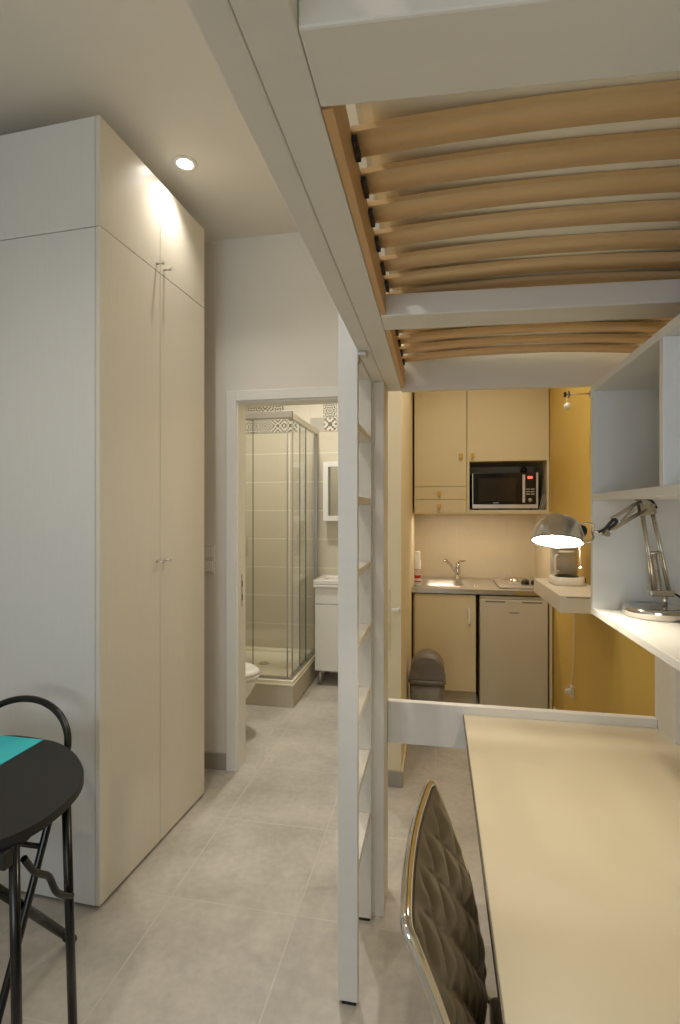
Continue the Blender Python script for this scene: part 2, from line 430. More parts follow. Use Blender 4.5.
# ------------------------------------------------------------------ desk lamp on the shelf
ly = 1.44; lz = SZ0+.018
lamp = thing('desk_lamp', 'lit chrome anglepoise lamp with dome shade standing on the wall shelf', 'lamp', (.552, ly, lz))
b = BM(); lathe(b, [(0, .0003), (.073, .0003), (.076, .002), (.0765, .021), (.0745, .0245), (.069, .026), (0, .0265)], (.552, ly, lz), n=48); base = obj('base', b, 'chrome', lamp)
b = BM(); cyl(b, (.572, ly, lz+.0262), (.572, ly, lz+.055), .006); box(b, .535, .592, ly-.012, ly+.012, lz+.052, lz+.068, .003); obj('stem', b, 'chrome', lamp)
def rods(name, segs, r, m, parent):
    b = BM()
    for p, q in segs: cyl(b, p, q, r, n=10)
    return obj(name, b, m, parent)
def spring(b, p, q, r=.006, turns=18, wire=.0016):
    p, q = Vector(p), Vector(q); d = q-p; u, v = frame_of(d); n = turns*8
    return tube(b, [p+d*(i/n)+(u*math.cos(2*PI*i/8)+v*math.sin(2*PI*i/8))*r for i in range(n+1)], wire, 6)
A0, A1, B0, B1 = Vector((.547, ly, lz+.062)), Vector((.519, ly, 1.474)), Vector((.582, ly, lz+.062)), Vector((.543, ly, 1.48))
off = Vector((0, .007, 0))
la = rods('lower_arm', [(A0-off, A1-off), (A0+off, A1+off), (B0-off, B1-off), (B0+off, B1+off), (A0.lerp(A1, .5)-off, B0.lerp(B1, .5)-off), (A0.lerp(A1, .5)+off, B0.lerp(B1, .5)+off)], .003, 'steel_dark', lamp)
b = BM()
for s in (-1, 1):
    spring(b, A0+off*.6*s+Vector((.012, 0, 0)), A0.lerp(A1, .48)+off*.6*s+Vector((.012, 0, 0)))
obj('spring', b, 'steel_dark', la)
hy = 1.365
E0 = Vector((.532, ly, 1.497)); H0 = Vector((.409, hy, 1.427))
b = BM()
for s in (-1, 1):
    poly = [(.514, 1.472), (.545, 1.474), (.548, 1.488), (.536, 1.502), (.518, 1.509), (.510, 1.500)]
    vs = [b.verts.new((x, ly+s*.0105, z)) for x, z in poly]; ws = [b.verts.new((x, ly+s*.0125, z)) for x, z in poly]
    b.faces.new(vs); b.faces.new(ws)
    for i in range(6): b.faces.new((vs[i], vs[(i+1) % 6], ws[(i+1) % 6], ws[i]))
for x, z in ((.519, 1.474), (.543, 1.48), (.518, 1.502), (.540, 1.497)): cyl(b, (x, ly-.016, z), (x, ly+.016, z), .0045)
obj('elbow_joint', b, 'steel_dark', lamp)
U0, U1, V0, V1 = Vector((.513, ly, 1.507)), Vector((.428, hy+.012, 1.464)), Vector((.530, ly, 1.488)), H0
ua = rods('upper_arm', [(U0-off, U1-off), (U0+off, U1+off), (V0-off, V1-off), (V0+off, V1+off)], .0034, 'steel_dark', lamp)
b = BM(); spring(b, (.5, ly, 1.49), (.47, ly, 1.452), .005, 10); obj('spring', b, 'steel_dark', ua)
b = BM(); tube(b, spline([(.500, ly-.005, 1.512), (.52, ly-.008, 1.514), (.54, ly-.005, 1.508), (.553, ly, 1.49)]), .003, 8)
obj('cord_grip', b, 'black', lamp); b = BM()
tube(b, spline([(.392, hy-.004, 1.43), (.404, hy-.010, 1.438), (.415, hy-.012, 1.452), (.425, hy-.012, 1.462), (.431, hy-.01, 1.456), (.423, hy-.008, 1.446), (.412, hy-.008, 1.438)]), .004, 8)
obj('power_cord', b, 'black', lamp)
hb = BM(); cyl(hb, H0+Vector((0, -.016, 0)), H0+Vector((0, .016, 0)), .007); cyl(hb, H0, (.376, hy-.004, 1.4325), .005)
tube(hb, spline([(.376, hy-.004, 1.4325), (.375, hy-.023, 1.448), (.361, hy-.027, 1.453), (.346, hy-.021, 1.451)]), .0022, 8)
tube(hb, spline([(.376, hy-.004, 1.4325), (.375, hy-.021, 1.416), (.363, hy-.023, 1.407), (.346, hy-.019, 1.409)]), .0022, 8)
obj('head_bracket', hb, 'steel_dark', lamp)
# dome shade, opening tipped a little towards the room
ax = Vector((.11, .30, .95)).normalized(); rc = Vector((.295, hy-.01, 1.4055)); R = .0625
prof = [(R, 0), (R*.99, .008), (R*.96, .022), (R*.88, .037), (R*.76, .050), (R*.58, .061), (R*.36, .069), (R*.16, .0725), (0, .073)]
b = BM(); lathe(b, prof, rc, ax, 48); shd = obj('lamp_shade', b, 'chrome_shade', lamp)
b = BM(); lathe(b, [(max(0, r-.0022), h-.0005 if h > 0 else .0002) for r, h in prof[:-1]]+[(0, .0705)], rc, ax, 48); obj('shade_lining', b, 'lampinner', shd)
b = BM(); lathe(b, [(R+.0008, -.001), (R+.0008, .003), (R-.0025, .003), (R-.0025, -.001), (R+.0008, -.001)], rc, ax, 48); obj('shade_rim', b, 'chrome', shd)
sd = Vector((.999, .03, -.04)).normalized(); s0 = Vector((.342, hy-.004, 1.4335))
b = BM(); lathe(b, [(0, 0), (.014, 0), (.014, .004), (.0155, .004), (.0155, .007), (.0135, .007), (.0135, .010), (.0155, .010), (.0155, .013), (.0135, .013), (.0135, .016), (.0125, .019), (.008, .022), (0, .022)], s0, sd, 24); obj('lamp_socket', b, 'black', lamp)
bc = rc+ax*.055
b = BM(); bmesh.ops.create_uvsphere(b, u_segments=24, v_segments=16, radius=.0115, matrix=Matrix.Translation(bc))
for f in b.faces: f.smooth = True
obj('light_bulb', b, 'bulb', lamp)
b = BM(); tube(b, [(.346, hy-.012, 1.402), (.347, hy-.012, 1.376), (.3485, hy-.012, 1.344)], .0007, 6); pc = obj('pull_chain', b, 'whiteplastic', lamp)
b = BM(); lathe(b, [(0, -.004), (.004, -.002), (.004, .001), (0, .004)], (.3485, hy-.012, 1.342), n=16); obj('chain_bead', b, 'ceramic', pc)
b = BM(); tube(b, spline([(.592, ly+.006, lz+.06), (.615, ly+.015, lz+.048), (.65, ly+.03, lz+.022), (.70, ly+.035, lz+.0045), (.78, ly+.03, lz+.0045)]), .003, 8); obj('power_cord', b, 'black', lamp)

# ------------------------------------------------------------------ desk chair, tufted
ch = thing('desk_chair', 'taupe tufted leatherette chair with chrome frame pulled up to the desk', 'chair', (.177, .897, 0), math.radians(-3.9))
prof = [(.90, -.200), (.845, -.176), (.785, -.152), (.71, -.128), (.63, -.112), (.55, -.102), (.49, -.098)]
def backx(z):
    for (z1, x1), (z0, x0) in zip(prof, prof[1:]):
        if z >= z0: return x0+(x1-x0)*(z-z0)/(z1-z0)
    return prof[-1][1]
HW = .195
def bow(y): return -.014*(1-(y/HW)**2)
b = BM(); nu, nv = 60, 64; grid = []
for j in range(nv+1):
    row = []
    for i in range(nu+1):
        y = -HW+2*HW*i/nu; z = .49+.41*j/nv
        u, v = (y+HW)/.098, (z-.49)/.118
        p, q = (u+v) % 1, (u-v) % 1
        dd = min(min(p, 1-p), min(q, 1-q))*2
        h = .016*(dd**.55)
        edge = min(i, nu-i, j, nv-j); h *= min(1, edge/4)
        row.append(b.verts.new((backx(z)+bow(y)+.006+h, y, z)))
    grid.append(row)
for j in range(nv):
    for i in range(nu):
        b.faces.new((grid[j][i], grid[j][i+1], grid[j+1][i+1], grid[j+1][i])).smooth = True
bk = obj('backrest', b, 'leather', ch, local=True)
b = BM(); n = 16; m_ = 14; F = []
for dx in (-.012, .0058):
    F.append([[b.verts.new((backx(.49+.408*j/m_)+bow(-HW+2*HW*i/n)+dx, -HW+2*HW*i/n, .49+.408*j/m_)) for i in range(n+1)] for j in range(m_+1)])
for G in F:
    for j in range(m_):
        for i in range(n): b.faces.new((G[j][i], G[j][i+1], G[j+1][i+1], G[j+1][i])).smooth = True
for i in range(n):
    for j in (0, m_): b.faces.new((F[0][j][i], F[0][j][i+1], F[1][j][i+1], F[1][j][i]))
for j in range(m_):
    for i in (0, n): b.faces.new((F[0][j][i], F[0][j+1][i], F[1][j+1][i], F[1][j][i]))
obj('back_shell', b, 'leatherback', bk, local=True)
# chrome frame that edges the back and runs down into the legs
pts = [(-.03, -.2, .455), (-.085, -.2, .462), (-.099, -.2, .49)]
pts += [(backx(z)-.002, -.2, z) for z in (.55, .63, .71, .785, .845, .885)]
pts += [(backx(.9)-.006+bow(y), y, .903) for y in (-.188, -.12, -.06, 0, .06, .12, .188)]
pts += [(backx(z)-.002, .2, z) for z in (.885, .845, .785, .71, .63, .55)]+[(-.099, .2, .49), (-.085, .2, .462), (-.03, .2, .455)]
b = BM(); tube(b, spline(pts, 5), .009, 12); obj('back_frame', b, 'chrome', ch, local=True)
b = BM(); box(b, -.085, .33, -.19, .19, .452, .495, .016, 3); obj('seat', b, 'leather', ch, local=True)
b = BM(); box(b, -.07, .31, -.175, .175, .437, .4515, .003); obj('seat_frame', b, 'black', ch, local=True)
for sx in (0, 1):
    for sy in (-1, 1):
        b = BM(); tube(b, [((.30 if sx else -.06), sy*.165, .44), ((.345 if sx else -.12), sy*.195, .006)], .011, 12)
        l = obj('leg', b, 'chrome', ch, local=True)
        b = BM(); cyl(b, ((.345 if sx else -.12), sy*.195, 0), ((.345 if sx else -.12), sy*.195, .012), .014); obj('foot_cap', b, 'black', l, local=True)

# ------------------------------------------------------------------ folding bistro table, placemat, folding chair
TZ = .74
tab = thing('folding_table', 'small black round-ended folding table with black tube legs', 'table', (-1.25, 1.13, 0))
outl = [(-1.40, 1.462), (-1.253, 1.458), (-1.181, 1.44), (-1.112, 1.404), (-1.05, 1.358), (-.986, 1.294), (-.951, 1.232), (-.934, 1.165), (-.931, 1.085), (-.946, 1.03),
        (-.978, .985), (-1.04, .93), (-1.13, .88), (-1.25, .855), (-1.40, .875), (-1.53, .95), (-1.61, 1.08), (-1.62, 1.24), (-1.55, 1.38)]
poly = [(p.x, p.y) for p in spline([(x, y, 0) for x, y in outl], 6, True)]
b = BM(); prism(b, poly, TZ-.024, TZ, .005); obj('table_top', b, 'blacktop', tab)
tl = [((-.967, 1.2), (-.962, 1.222)), ((-.96, 1.022), (-.965, 1.04)), ((-1.5, 1.10), (-1.5, 1.105)), ((-1.5, .962), (-1.5, .97))]
for (x, y), (x2, y2) in tl:
    b = BM(); tube(b, [(x, y, TZ-.0245), (x2, y2, .012)], .0115, 14); l = obj('leg', b, 'blackmetal', tab)
    b = BM(); cyl(b, (x2, y2, 0), (x2, y2, .012), .014); obj('foot_cap', b, 'rubber', l)
obj('apron_clip', bx(-1.0, -.95, .985, 1.01, TZ-.065, TZ-.0245, .003), 'black', tab)
for x, e in ((-.955, 0), (-1.488, -.1)):
    b = BM(); tube(b, spline([(x, 1.045+e*.8, .665), (x, 1.075+e*.8, .615), (x, 1.10+e*.9, .59), (x, 1.125+e, .565), (x, 1.15+e, .51), (x, 1.19+e, .47), (x, 1.205+e, .46)]), .008, 10)
    obj('brace', b, 'blackmetal', tab)
b = BM(); tube(b, [(-.964, 1.035, .2), (-1.5, .968, .2)], .008, 10); obj('stretcher', b, 'blackmetal', tab)
tag(obj('placemat', bx(-1.60, -1.253, 1.15, 1.452, TZ+.0003, TZ+.003, .001), 'turq', loc=(-1.43, 1.3, TZ)), 'turquoise rectangular placemat on the black folding table', 'placemat')

fc = thing('folding_chair', 'black tubular folding chair with arched back behind the small table', 'chair', (-1.40, 1.42, 0))
xr, xl = -1.205, -1.60
def fy(z): return 1.2+.304*z/.7
pts = [(xr, fy(.01), .01), (xr, fy(.35), .35), (xr, fy(.60), .60)]+[((xr+xl)/2+(xr-xl)/2*math.cos(a), fy(.68+.146*math.sin(a)), .68+.146*math.sin(a)) for a in [k*PI/14 for k in range(8)]]
pts += [(xl+xr-x, y, z) for x, y, z in reversed(pts[:-1])]
b = BM(); tube(b, spline(pts, 7), .0115, 14); obj('back_hoop', b, 'blackmetal', fc)
for s, x in ((1, xr-.026), (-1, xl+.026)):
    p0, p1 = Vector((x, 1.17, .51)), Vector((x, 1.548, .022)); b = BM(); tube(b, [p0, p1], .0135, 14); l = obj('rear_leg', b, 'blackmetal', fc)
    d = (p1-p0).normalized(); b = BM(); cyl(b, p1-d*.03, p1+d*.015, .0155); obj('foot_cap', b, 'rubber', l)
b = BM(); box(b, xl+.042, xr-.042, 1.14, 1.40, .455, .485, .012, 3); obj('seat', b, 'blacktop', fc)
b = BM(); tube(b, [(xl+.013, 1.18, .47), (xr-.013, 1.18, .47)], .008); obj('seat_pivot', b, 'blackmetal', fc)
b = BM(); tube(b, [(xl+.004, fy(.44), .44), (xr-.004, fy(.44), .44)], .008); obj('seat_pivot', b, 'blackmetal', fc)

# ------------------------------------------------------------------ bathroom
sh = thing('shower_tray', 'raised white shower tray on a tiled step in the bathroom', 'shower tray', (-1.46, 4.15, 0))
SX1 = -1.068; SF = 3.73
obj('tiled_step', bx(XL, SX1, SF, YB-.001, 0, .165, .002), 'risertile', sh)
b = BM(); box(b, XL, SX1+.008, SF-.008, YB-.001, .1655, .18, .003)
for a in ((XL, SX1+.004, SF-.004, SF+.06), (XL, SX1+.004, YB-.06, YB-.001), (SX1-.06, SX1+.004, SF+.06, YB-.06), (XL, XL+.05, SF+.06, YB-.06)): box(b, *a, .18, .205, .004)
obj('tray', b, 'tray', sh)
b = BM(); lathe(b, [(0, .006), (.04, .005), (.045, .0005), (0, .0005)], (-1.46, 4.2, .18)); obj('drain', b, 'chrome', sh)
en = thing('shower_enclosure', 'corner shower enclosure with sliding glass doors on the white tray', 'shower enclosure', (-1.46, 4.15, .205))
ZT = 2.195
obj('front_rail', bx(-1.80, SX1-.012, SF+.012, SF+.052, ZT, ZT+.055, .003), 'greyrail', en)
obj('side_rail', bx(SX1-.048, SX1-.010, SF+.053, YB-.008, ZT, ZT+.045, .003), 'white', en)
b = BM(); box(b, -1.80, SX1-.012, SF+.016, SF+.046, .2055, .222, .002); box(b, SX1-.046, SX1-.014, SF+.046, YB-.008, .2055, .222, .002); obj('bottom_track', b, 'alu', en)
obj('wall_profile', bx(-1.1145, SX1-.012, YB-.03, YB-.0085, .2225, ZT-.0005, .002), 'alu', en)
def pane(x0, x1, y0, y1, nm='glass_panel'):
    g = obj(nm, bx(x0, x1, y0, y1, .2225, ZT-.0005), 'glass', en); return g
g = pane(-1.80, -1.402, SF+.034, SF+.040)
obj('glass_edge', bx(-1.4015, -1.396, SF+.034, SF+.040, .2225, ZT-.001), 'glassedge', g)
g = pane(-1.62, SX1-.056, SF+.022, SF+.028, 'sliding_door')
obj('seal_strip', bx(SX1-.0555, SX1-.046, SF+.020, SF+.030, .2225, ZT-.001), 'alu', g)
b = BM(); box(b, -1.455, -1.433, SF-.004, SF+.010, 1.13, 1.30, .004); box(b, -1.45, -1.438, SF+.009, SF+.0215, 1.15, 1.165); box(b, -1.45, -1.438, SF+.009, SF+.0215, 1.265, 1.28); obj('door_handle', b, 'brushed', g)
g = pane(SX1-.026, SX1-.020, SF+.07, 4.20, 'sliding_door')
obj('glass_edge', bx(SX1-.027, SX1-.019, 4.2005, 4.206, .2225, ZT-.001), 'glassedge', g)
obj('seal_strip', bx(SX1-.028, SX1-.018, SF+.058, SF+.0695, .2225, ZT-.001), 'alu', g)
b = BM(); box(b, SX1-.008, SX1+.008, SF+.10, SF+.12, 1.14, 1.31, .004); box(b, SX1-.0195, SX1-.006, SF+.104, SF+.116, 1.16, 1.175); obj('door_handle', b, 'brushed', g)
g = pane(SX1-.038, SX1-.032, 4.06, YB-.031)
obj('glass_edge', bx(SX1-.039, SX1-.031, 4.054, 4.0595, .2225, ZT-.001), 'glassedge', g)

# toilet against the left wall, bowl pointing into the room
to = thing('toilet', 'white toilet with closed lid just inside the bathroom doorway', 'toilet', (-1.5, 3.26, 0))
def egg(x0, x1, w, yc, n=40):
    """rounded plan from the tank end x0 to the nose x1"""
    out = []
    for k in range(n):
        a = 2*PI*k/n; c, s_ = math.cos(a), math.sin(a)
        x = (x0+x1)/2+(x1-x0)/2*c
        out.append((x, yc+w/2*s_*(1-.12*c)))
    return out
def loft(b, secs):
    rings = [[b.verts.new((x, y, z)) for x, y in p] for p, z in secs]; n = len(rings[0])
    for A, B in zip(rings, rings[1:]):
        for k in range(n): b.faces.new((A[k], A[(k+1) % n], B[(k+1) % n], B[k])).smooth = True
    b.faces.new(list(reversed(rings[0]))); b.faces.new(rings[-1]); return b
ty = 3.26; nx = -1.172
b = BM(); loft(b, [(egg(-1.76, nx-.15, .20, ty), 0), (egg(-1.76, nx-.155, .19, ty), .09), (egg(-1.75, nx-.12, .22, ty), .18), (egg(-1.74, nx-.05, .31, ty), .275), (egg(-1.73, nx-.012, .36, ty), .345), (egg(-1.73, nx-.005, .365, ty), .375)])
obj('bowl', b, 'ceramic', to)
b = BM(); loft(b, [(egg(-1.70, nx+.004, .37, ty), .3765), (egg(-1.70, nx+.006, .375, ty), .387), (egg(-1.70, nx+.004, .37, ty), .396)]); obj('seat', b, 'ceramic', to)
b = BM(); loft(b, [(egg(-1.70, nx+.004, .37, ty), .400), (egg(-1.70, nx+.004, .37, ty), .416), (egg(-1.68, nx-.02, .33, ty), .430)]); obj('lid', b, 'ceramic', to)
b = BM(); box(b, XL+.001, -1.705, ty-.19, ty+.19, .39, .80, .02, 3); ck = obj('cistern', b, 'ceramic', to)
b = BM(); box(b, XL+.001, -1.70, ty-.195, ty+.195, .8005, .83, .008); obj('cistern_lid', b, 'ceramic', ck)
b = BM(); cyl(b, (-1.78, ty, .8305), (-1.78, ty, .84), .02); obj('flush_button', b, 'chrome', ck)

# vanity, basin, mirror cabinet
va = thing('vanity_cabinet', 'white vanity cabinet with basin beside the shower', 'vanity', (-.74, 4.38, 0))
VX0, VX1, VY = -1.022, -.44, 4.24
obj('body', bx(VX0, VX1, VY+.018, YB-.008, .13, .84, .002), 'white', va)
b = BM(); box(b, VX0+.002, VX1-.002, VY, VY+.0175, .70, .838, .002); obj('drawer_front', b, 'white', va)
for x0, x1 in ((VX0+.002, (VX0+VX1)/2-.002), ((VX0+VX1)/2+.002, VX1-.002)):
    d = obj('door', bx(x0, x1, VY, VY+.0175, .132, .694, .002), 'white', va)
for x in (VX0+.035, VX1-.035):
    for y in (VY+.05, YB-.05):
        b = BM(); cyl(b, (x, y, 0), (x, y, .1295), .013); obj('leg', b, 'alu', va)
b = BM(); box(b, VX0-.012, VX1+.012, VY-.02, YB-.0085, .8405, .865, .006)
b2 = [(VX0-.012, VX1+.012, VY-.02, VY+.05), (VX0-.012, VX1+.012, YB-.12, YB-.0085), (VX0-.012, VX0+.06, VY+.05, YB-.12), (VX1-.06, VX1+.012, VY+.05, YB-.12)]
for a in b2: box(b, *a, .865, .905, .008)
obj('basin', b, 'ceramic', va)
b = BM(); cyl(b, (-.74, YB-.07, .905), (-.74, YB-.07, 1.0), .018); tube(b, spline([(-.74, YB-.07, .98), (-.74, YB-.12, 1.0), (-.74, YB-.19, .985)]), .01); obj('tap', b, 'chrome', va)
mc = thing('mirror_cabinet', 'white framed bathroom mirror cabinet above the vanity', 'mirror', (-.74, YB-.06, 1.39))
MX0, MX1 = -1.005, -.46; MY = YB-.13
obj('body', bx(MX0, MX1, MY+.019, YB-.007, 1.40, 1.93, .002), 'white', mc)
b = BM()
for a in ((MX0, MX0+.045, 1.40, 1.93), (MX1-.045, MX1, 1.40, 1.93), (MX0+.045, MX1-.045, 1.40, 1.445), (MX0+.045, MX1-.045, 1.885, 1.93)): box(b, a[0], a[1], MY, MY+.018, a[2], a[3], .002)
obj('frame', b, 'white', mc); obj('mirror_glass', bx(MX0+.046, MX1-.046, MY+.008, MY+.014, 1.446, 1.884), 'mirror', mc)

# switch by the wardrobe
sw = thing('light_switch', 'double white light switch on the wall between wardrobe and doorway', 'switch', (-1.293, WF, 1.208))
obj('plate', bx(-1.327, -1.259, WF-.008, WF, 1.125, 1.292, .004), 'whiteplastic', sw)
for z in (1.168, 1.248): obj('rocker', bx(-1.318, -1.268, WF-.013, WF-.0082, z-.03, z+.03, .003), 'ceramic', sw)

# ------------------------------------------------------------------ kitchenette
KF = 3.93; KX0, KX1 = -.176, .822
bc_ = thing('base_cabinet', 'cream base cabinet under the sink beside the fridge', 'cabinet', (.055, 4.2, 0))
b = BM()
for a in ((KX0, KX0+.018, KF+.02, 4.5, .135, .868), (.268, .286, KF+.02, 4.5, .135, .868), (KX0+.018, .268, KF+.02, 4.5, .135, .153), (KX0+.018, .268, 4.49, 4.5, .153, .868)): box(b, *a)
obj('body', b, 'kitchen', bc_)
obj('plinth', bx(KX0, .286, KF+.045, KF+.065, 0, .134), 'fridge', bc_)
d = obj('door', bx(KX0+.012, .28, KF, KF+.0195, .14, .862, .002), 'kitchen', bc_)
b = BM(); tube(b, spline([(.235, KF-.0005, .755), (.235, KF-.022, .75), (.238, KF-.024, .70), (.236, KF-.022, .655), (.235, KF-.0005, .65)]), .010, 10); obj('handle', b, 'ceramic', d)
fr = thing('fridge', 'small cream undercounter fridge beneath the worktop', 'fridge', (.55, 4.2, 0))
FX0, FX1 = .312, .79
obj('body', bx(FX0, FX1, KF+.045, 4.48, .03, .855, .004), 'fridge', fr)
d = obj('door', bx(FX0, FX1, KF-.01, KF+.044, .045, .835, .008, 3), 'fridge', fr)
b = BM(); box(b, FX0, FX1, KF+.005, KF+.044, .8355, .86, .004); obj('top_trim', b, 'fridge', fr)
for x in (FX0+.04, FX1-.18): obj('grip_recess', bx(x, x+.14, KF-.0108, KF-.0098, .814, .824), 'greybin', d)
obj('badge', bx(.52, .59, KF-.0112, KF-.0098, .735, .748, .0004), 'alu', d)
obj('kick_strip', bx(FX0+.01, FX1-.01, KF+.02, KF+.04, .005, .044), 'dark', fr)
for x in (FX0+.04, FX1-.04):
    b = BM(); cyl(b, (x, KF+.1, 0), (x, KF+.1, .0295), .015); obj('foot', b, 'black', fr)
tag(obj('end_panel', bx(.802, .822, KF, 4.5, 0, .868, .002), 'kitchen', loc=(.812, 4.2, 0)), 'narrow cream end panel between fridge and yellow wall', 'panel')
wk = thing('worktop', 'stainless steel kitchen worktop with round-cornered sink', 'worktop', (.32, 4.28, .869))
b = BM()   # slab with a hole for the bowl
sx0, sx1, sy0, sy1 = -.13, .20, 4.06, 4.42
for a in ((PX1+.002, XR-.009, KF-.012, sy0), (PX1+.002, XR-.009, sy1, YB-.009), (PX1+.002, sx0, sy0, sy1), (sx1, XR-.009, sy0, sy1)): box(b, *a, .872, .905)
obj('slab', b, 'brushed', wk)
obj('front_edge', bx(PX1+.002, XR-.009, KF-.0145, KF-.0122, .8705, .9055), 'chrome', wk)
b = BM()
def rr(x0, x1, y0, y1, r, n=6):
    out = []
    for cx, cy, a0 in ((x1-r, y1-r, 0), (x0+r, y1-r, PI/2), (x0+r, y0+r, PI), (x1-r, y0+r, 1.5*PI)):
        for k in range(n+1): out.append((cx+r*math.cos(a0+PI/2*k/n), cy+r*math.sin(a0+PI/2*k/n)))
    return out
secs = [(rr(sx0-.02, sx1+.02, sy0-.02, sy1+.02, .09), .9058), (rr(sx0-.018, sx1+.018, sy0-.018, sy1+.018, .09), .909), (rr(sx0, sx1, sy0, sy1, .08), .907), (rr(sx0+.01, sx1-.01, sy0+.01, sy1-.01, .075), .80), (rr(sx0+.05, sx1-.05, sy0+.05, sy1-.05, .06), .775)]
rings = [[b.verts.new((x, y, z)) for x, y in p] for p, z in secs]; n = len(rings[0])
for A, B in zip(rings, rings[1:]):
    for k in range(n): b.faces.new((A[k], A[(k+1) % n], B[(k+1) % n], B[k])).smooth = True
b.faces.new(rings[-1]); obj('sink_bowl', b, 'brushed', wk)
b = BM()
for x in (.26, .285, .31): tube(b, [(x, 4.05, .9062), (x, 4.42, .9062)], .0025, 8)
obj('drainer_ribs', b, 'brushed', wk)
fa = thing('faucet', 'chrome mixer tap with slanted spout behind the sink', 'faucet', (.175, 4.50, .905))
b = BM(); lathe(b, [(0, .0005), (.026, .0005), (.026, .006), (.021, .01), (.02, .10), (.022, .12), (.016, .135), (0, .14)], (.175, 4.5, .905)); obj('tap_body', b, 'chrome', fa)
b = BM(); tube(b, spline([(.172, 4.49, .95), (.13, 4.44, 1.01), (.085, 4.39, 1.065), (.068, 4.37, 1.075), (.062, 4.365, 1.062)]), .012, 12); obj('spout', b, 'chrome', fa)
b = BM(); tube(b, spline([(.175, 4.5, 1.044), (.19, 4.49, 1.056), (.235, 4.46, 1.066)]), [.010]*9+[.007]*8, 10); obj('lever', b, 'chrome', fa)
hob = thing('electric_hob', 'small electric hob plate with dark knobs on the worktop', 'hob', (.66, 4.3, .905))
b = BM(); box(b, .46, .818, 4.0, 4.52, .9055, .926, .008); obj('hob_plate', b, 'brushed', hob)
b = BM(); lathe(b, [(0, .012), (.085, .012), (.09, .008), (.09, .0003), (0, .0003)], (.63, 4.38, .926)); lathe(b, [(.096, .0003), (.104, .004), (.11, .0003), (.096, .0003)], (.63, 4.38, .926)); obj('hot_plate', b, 'steel_dark', hob)
for x in (.665, .735):
    b = BM(); lathe(b, [(0, .0003), (.03, .0003), (.028, .026), (.022, .032), (0, .033)], (x, 4.12, .926)); k = obj('knob', b, 'black', hob)
    obj('pointer', bx(x-.004, x+.004, 4.098, 4.142, .959, .965, .002), 'black', k)
can = thing('spray_bottle', 'white cylinder bottle with red print at the left of the sink', 'bottle', (-.152, 4.2, .905))
cx, cy = -.158, 4.22
cx = -.148; cy = 4.035
b = BM(); lathe(b, [(0, .0005), (.025, .0005), (.026, .005), (.026, .19), (.022, .20), (.02, .205), (.02, .262), (.017, .27), (0, .27)], (cx, cy, .905)); obj('body', b, 'ceramic', can)
b = BM()
for z0, z1 in ((.06, .085), (.03, .04), (.125, .13)): lathe(b, [(.0264, z0), (.0264, z1)], (cx, cy, .905))
for k in range(7):
    tube(b, [(cx+.0266*math.cos(a), cy+.0266*math.sin(a), .905+.09+.03*j/5+.004*(k % 3)) for j, a in enumerate([-2.6+.38*k+.07*j for j in range(6)])], .0012, 5)
obj('printed_label', b, 'red', can)
bin_ = thing('swing_bin', 'grey plastic swing-top bin in front of the base cabinet', 'bin', (-.062, 3.40, 0))
bx0, by0 = -.062, 3.40
def rs(w, d, r=.04): return rr(bx0-w/2, bx0+w/2, by0-d/2, by0+d/2, r)
b = BM(); loft(b, [(rs(.185, .185), 0), (rs(.19, .19), .01), (rs(.222, .222), .385)]); obj('bucket', b, 'greybin', bin_)
b = BM(); loft(b, [(rs(.236, .236, .045), .386), (rs(.238, .238, .045), .405), (rs(.23, .23, .045), .41)])
obj('lid_rim', b, 'greybin', bin_)
b = BM(); n = 24; rows = []
for yy in (by0-.108, by0+.108):
    rows.append([b.verts.new((bx0-.112*math.cos(PI*k/n), yy, .4105+.145*math.sin(PI*k/n)**.8)) for k in range(n+1)])
for k in range(n): b.faces.new((rows[0][k], rows[0][k+1], rows[1][k+1], rows[1][k])).smooth = True
b.faces.new(rows[0]); b.faces.new(list(reversed(rows[1]))); b.faces.new((rows[0][0], rows[0][-1], rows[1][-1], rows[1][0])); obj('hood', b, 'greybin', bin_)
b = BM(); n = 16; fl = []
for yy in (by0-.1085, by0-.112):
    fl.append([b.verts.new((bx0-.085*math.cos(PI*k/n), yy, .418+.095*math.sin(PI*k/n)**.9)) for k in range(n+1)])
b.faces.new(fl[0]); b.faces.new(list(reversed(fl[1])))
for k in range(n): b.faces.new((fl[0][k], fl[0][k+1], fl[1][k+1], fl[1][k]))
b.faces.new((fl[0][0], fl[0][-1], fl[1][-1], fl[1][0])); obj('swing_flap', b, 'greybin', bin_)

# wall cabinets
UF = 4.06; UZ0, UZ1 = 1.478, 2.46
def bowknob(parent, x, z):
    b = BM(); y = UF-.0005
    cyl(b, (x, y, z), (x, y-.016, z), .006); box(b, x-.012, x+.012, y-.024, y-.015, z-.02, z+.02, .004); obj('knob', b, 'gold', parent)
ul = thing('wall_cabinet', 'cream wall cabinet with one tall door over two small drawers', 'cabinet', (.03, 4.3, UZ0))
obj('body', bx(KX0, .2255, UF+.02, YB-.009, UZ0, UZ1), 'kitchen', ul)
d = obj('door', bx(KX0+.002, .2235, UF, UF+.0195, 1.679, UZ1, .0015), 'kitchen', ul); bowknob(d, .182, 1.913)
for z0, z1 in ((1.579, 1.676), (UZ0+.001, 1.576)):
    d = obj('drawer', bx(KX0+.002, .2235, UF, UF+.0195, z0, z1, .0015), 'kitchen', ul); bowknob(d, .018, (z0+z1)/2-.005)
ur = thing('wall_cabinet', 'cream wall cabinet with open niche holding the microwave', 'cabinet', (.53, 4.3, UZ0))
UX0, UX1 = .2275, .827
b = BM()
box(b, UX0, UX0+.018, UF, YB-.009, UZ0, 1.868); box(b, UX1-.018, UX1, UF, YB-.009, UZ0, 1.868); box(b, UX0+.018, UX1-.018, UF, YB-.009, UZ0, UZ0+.018)
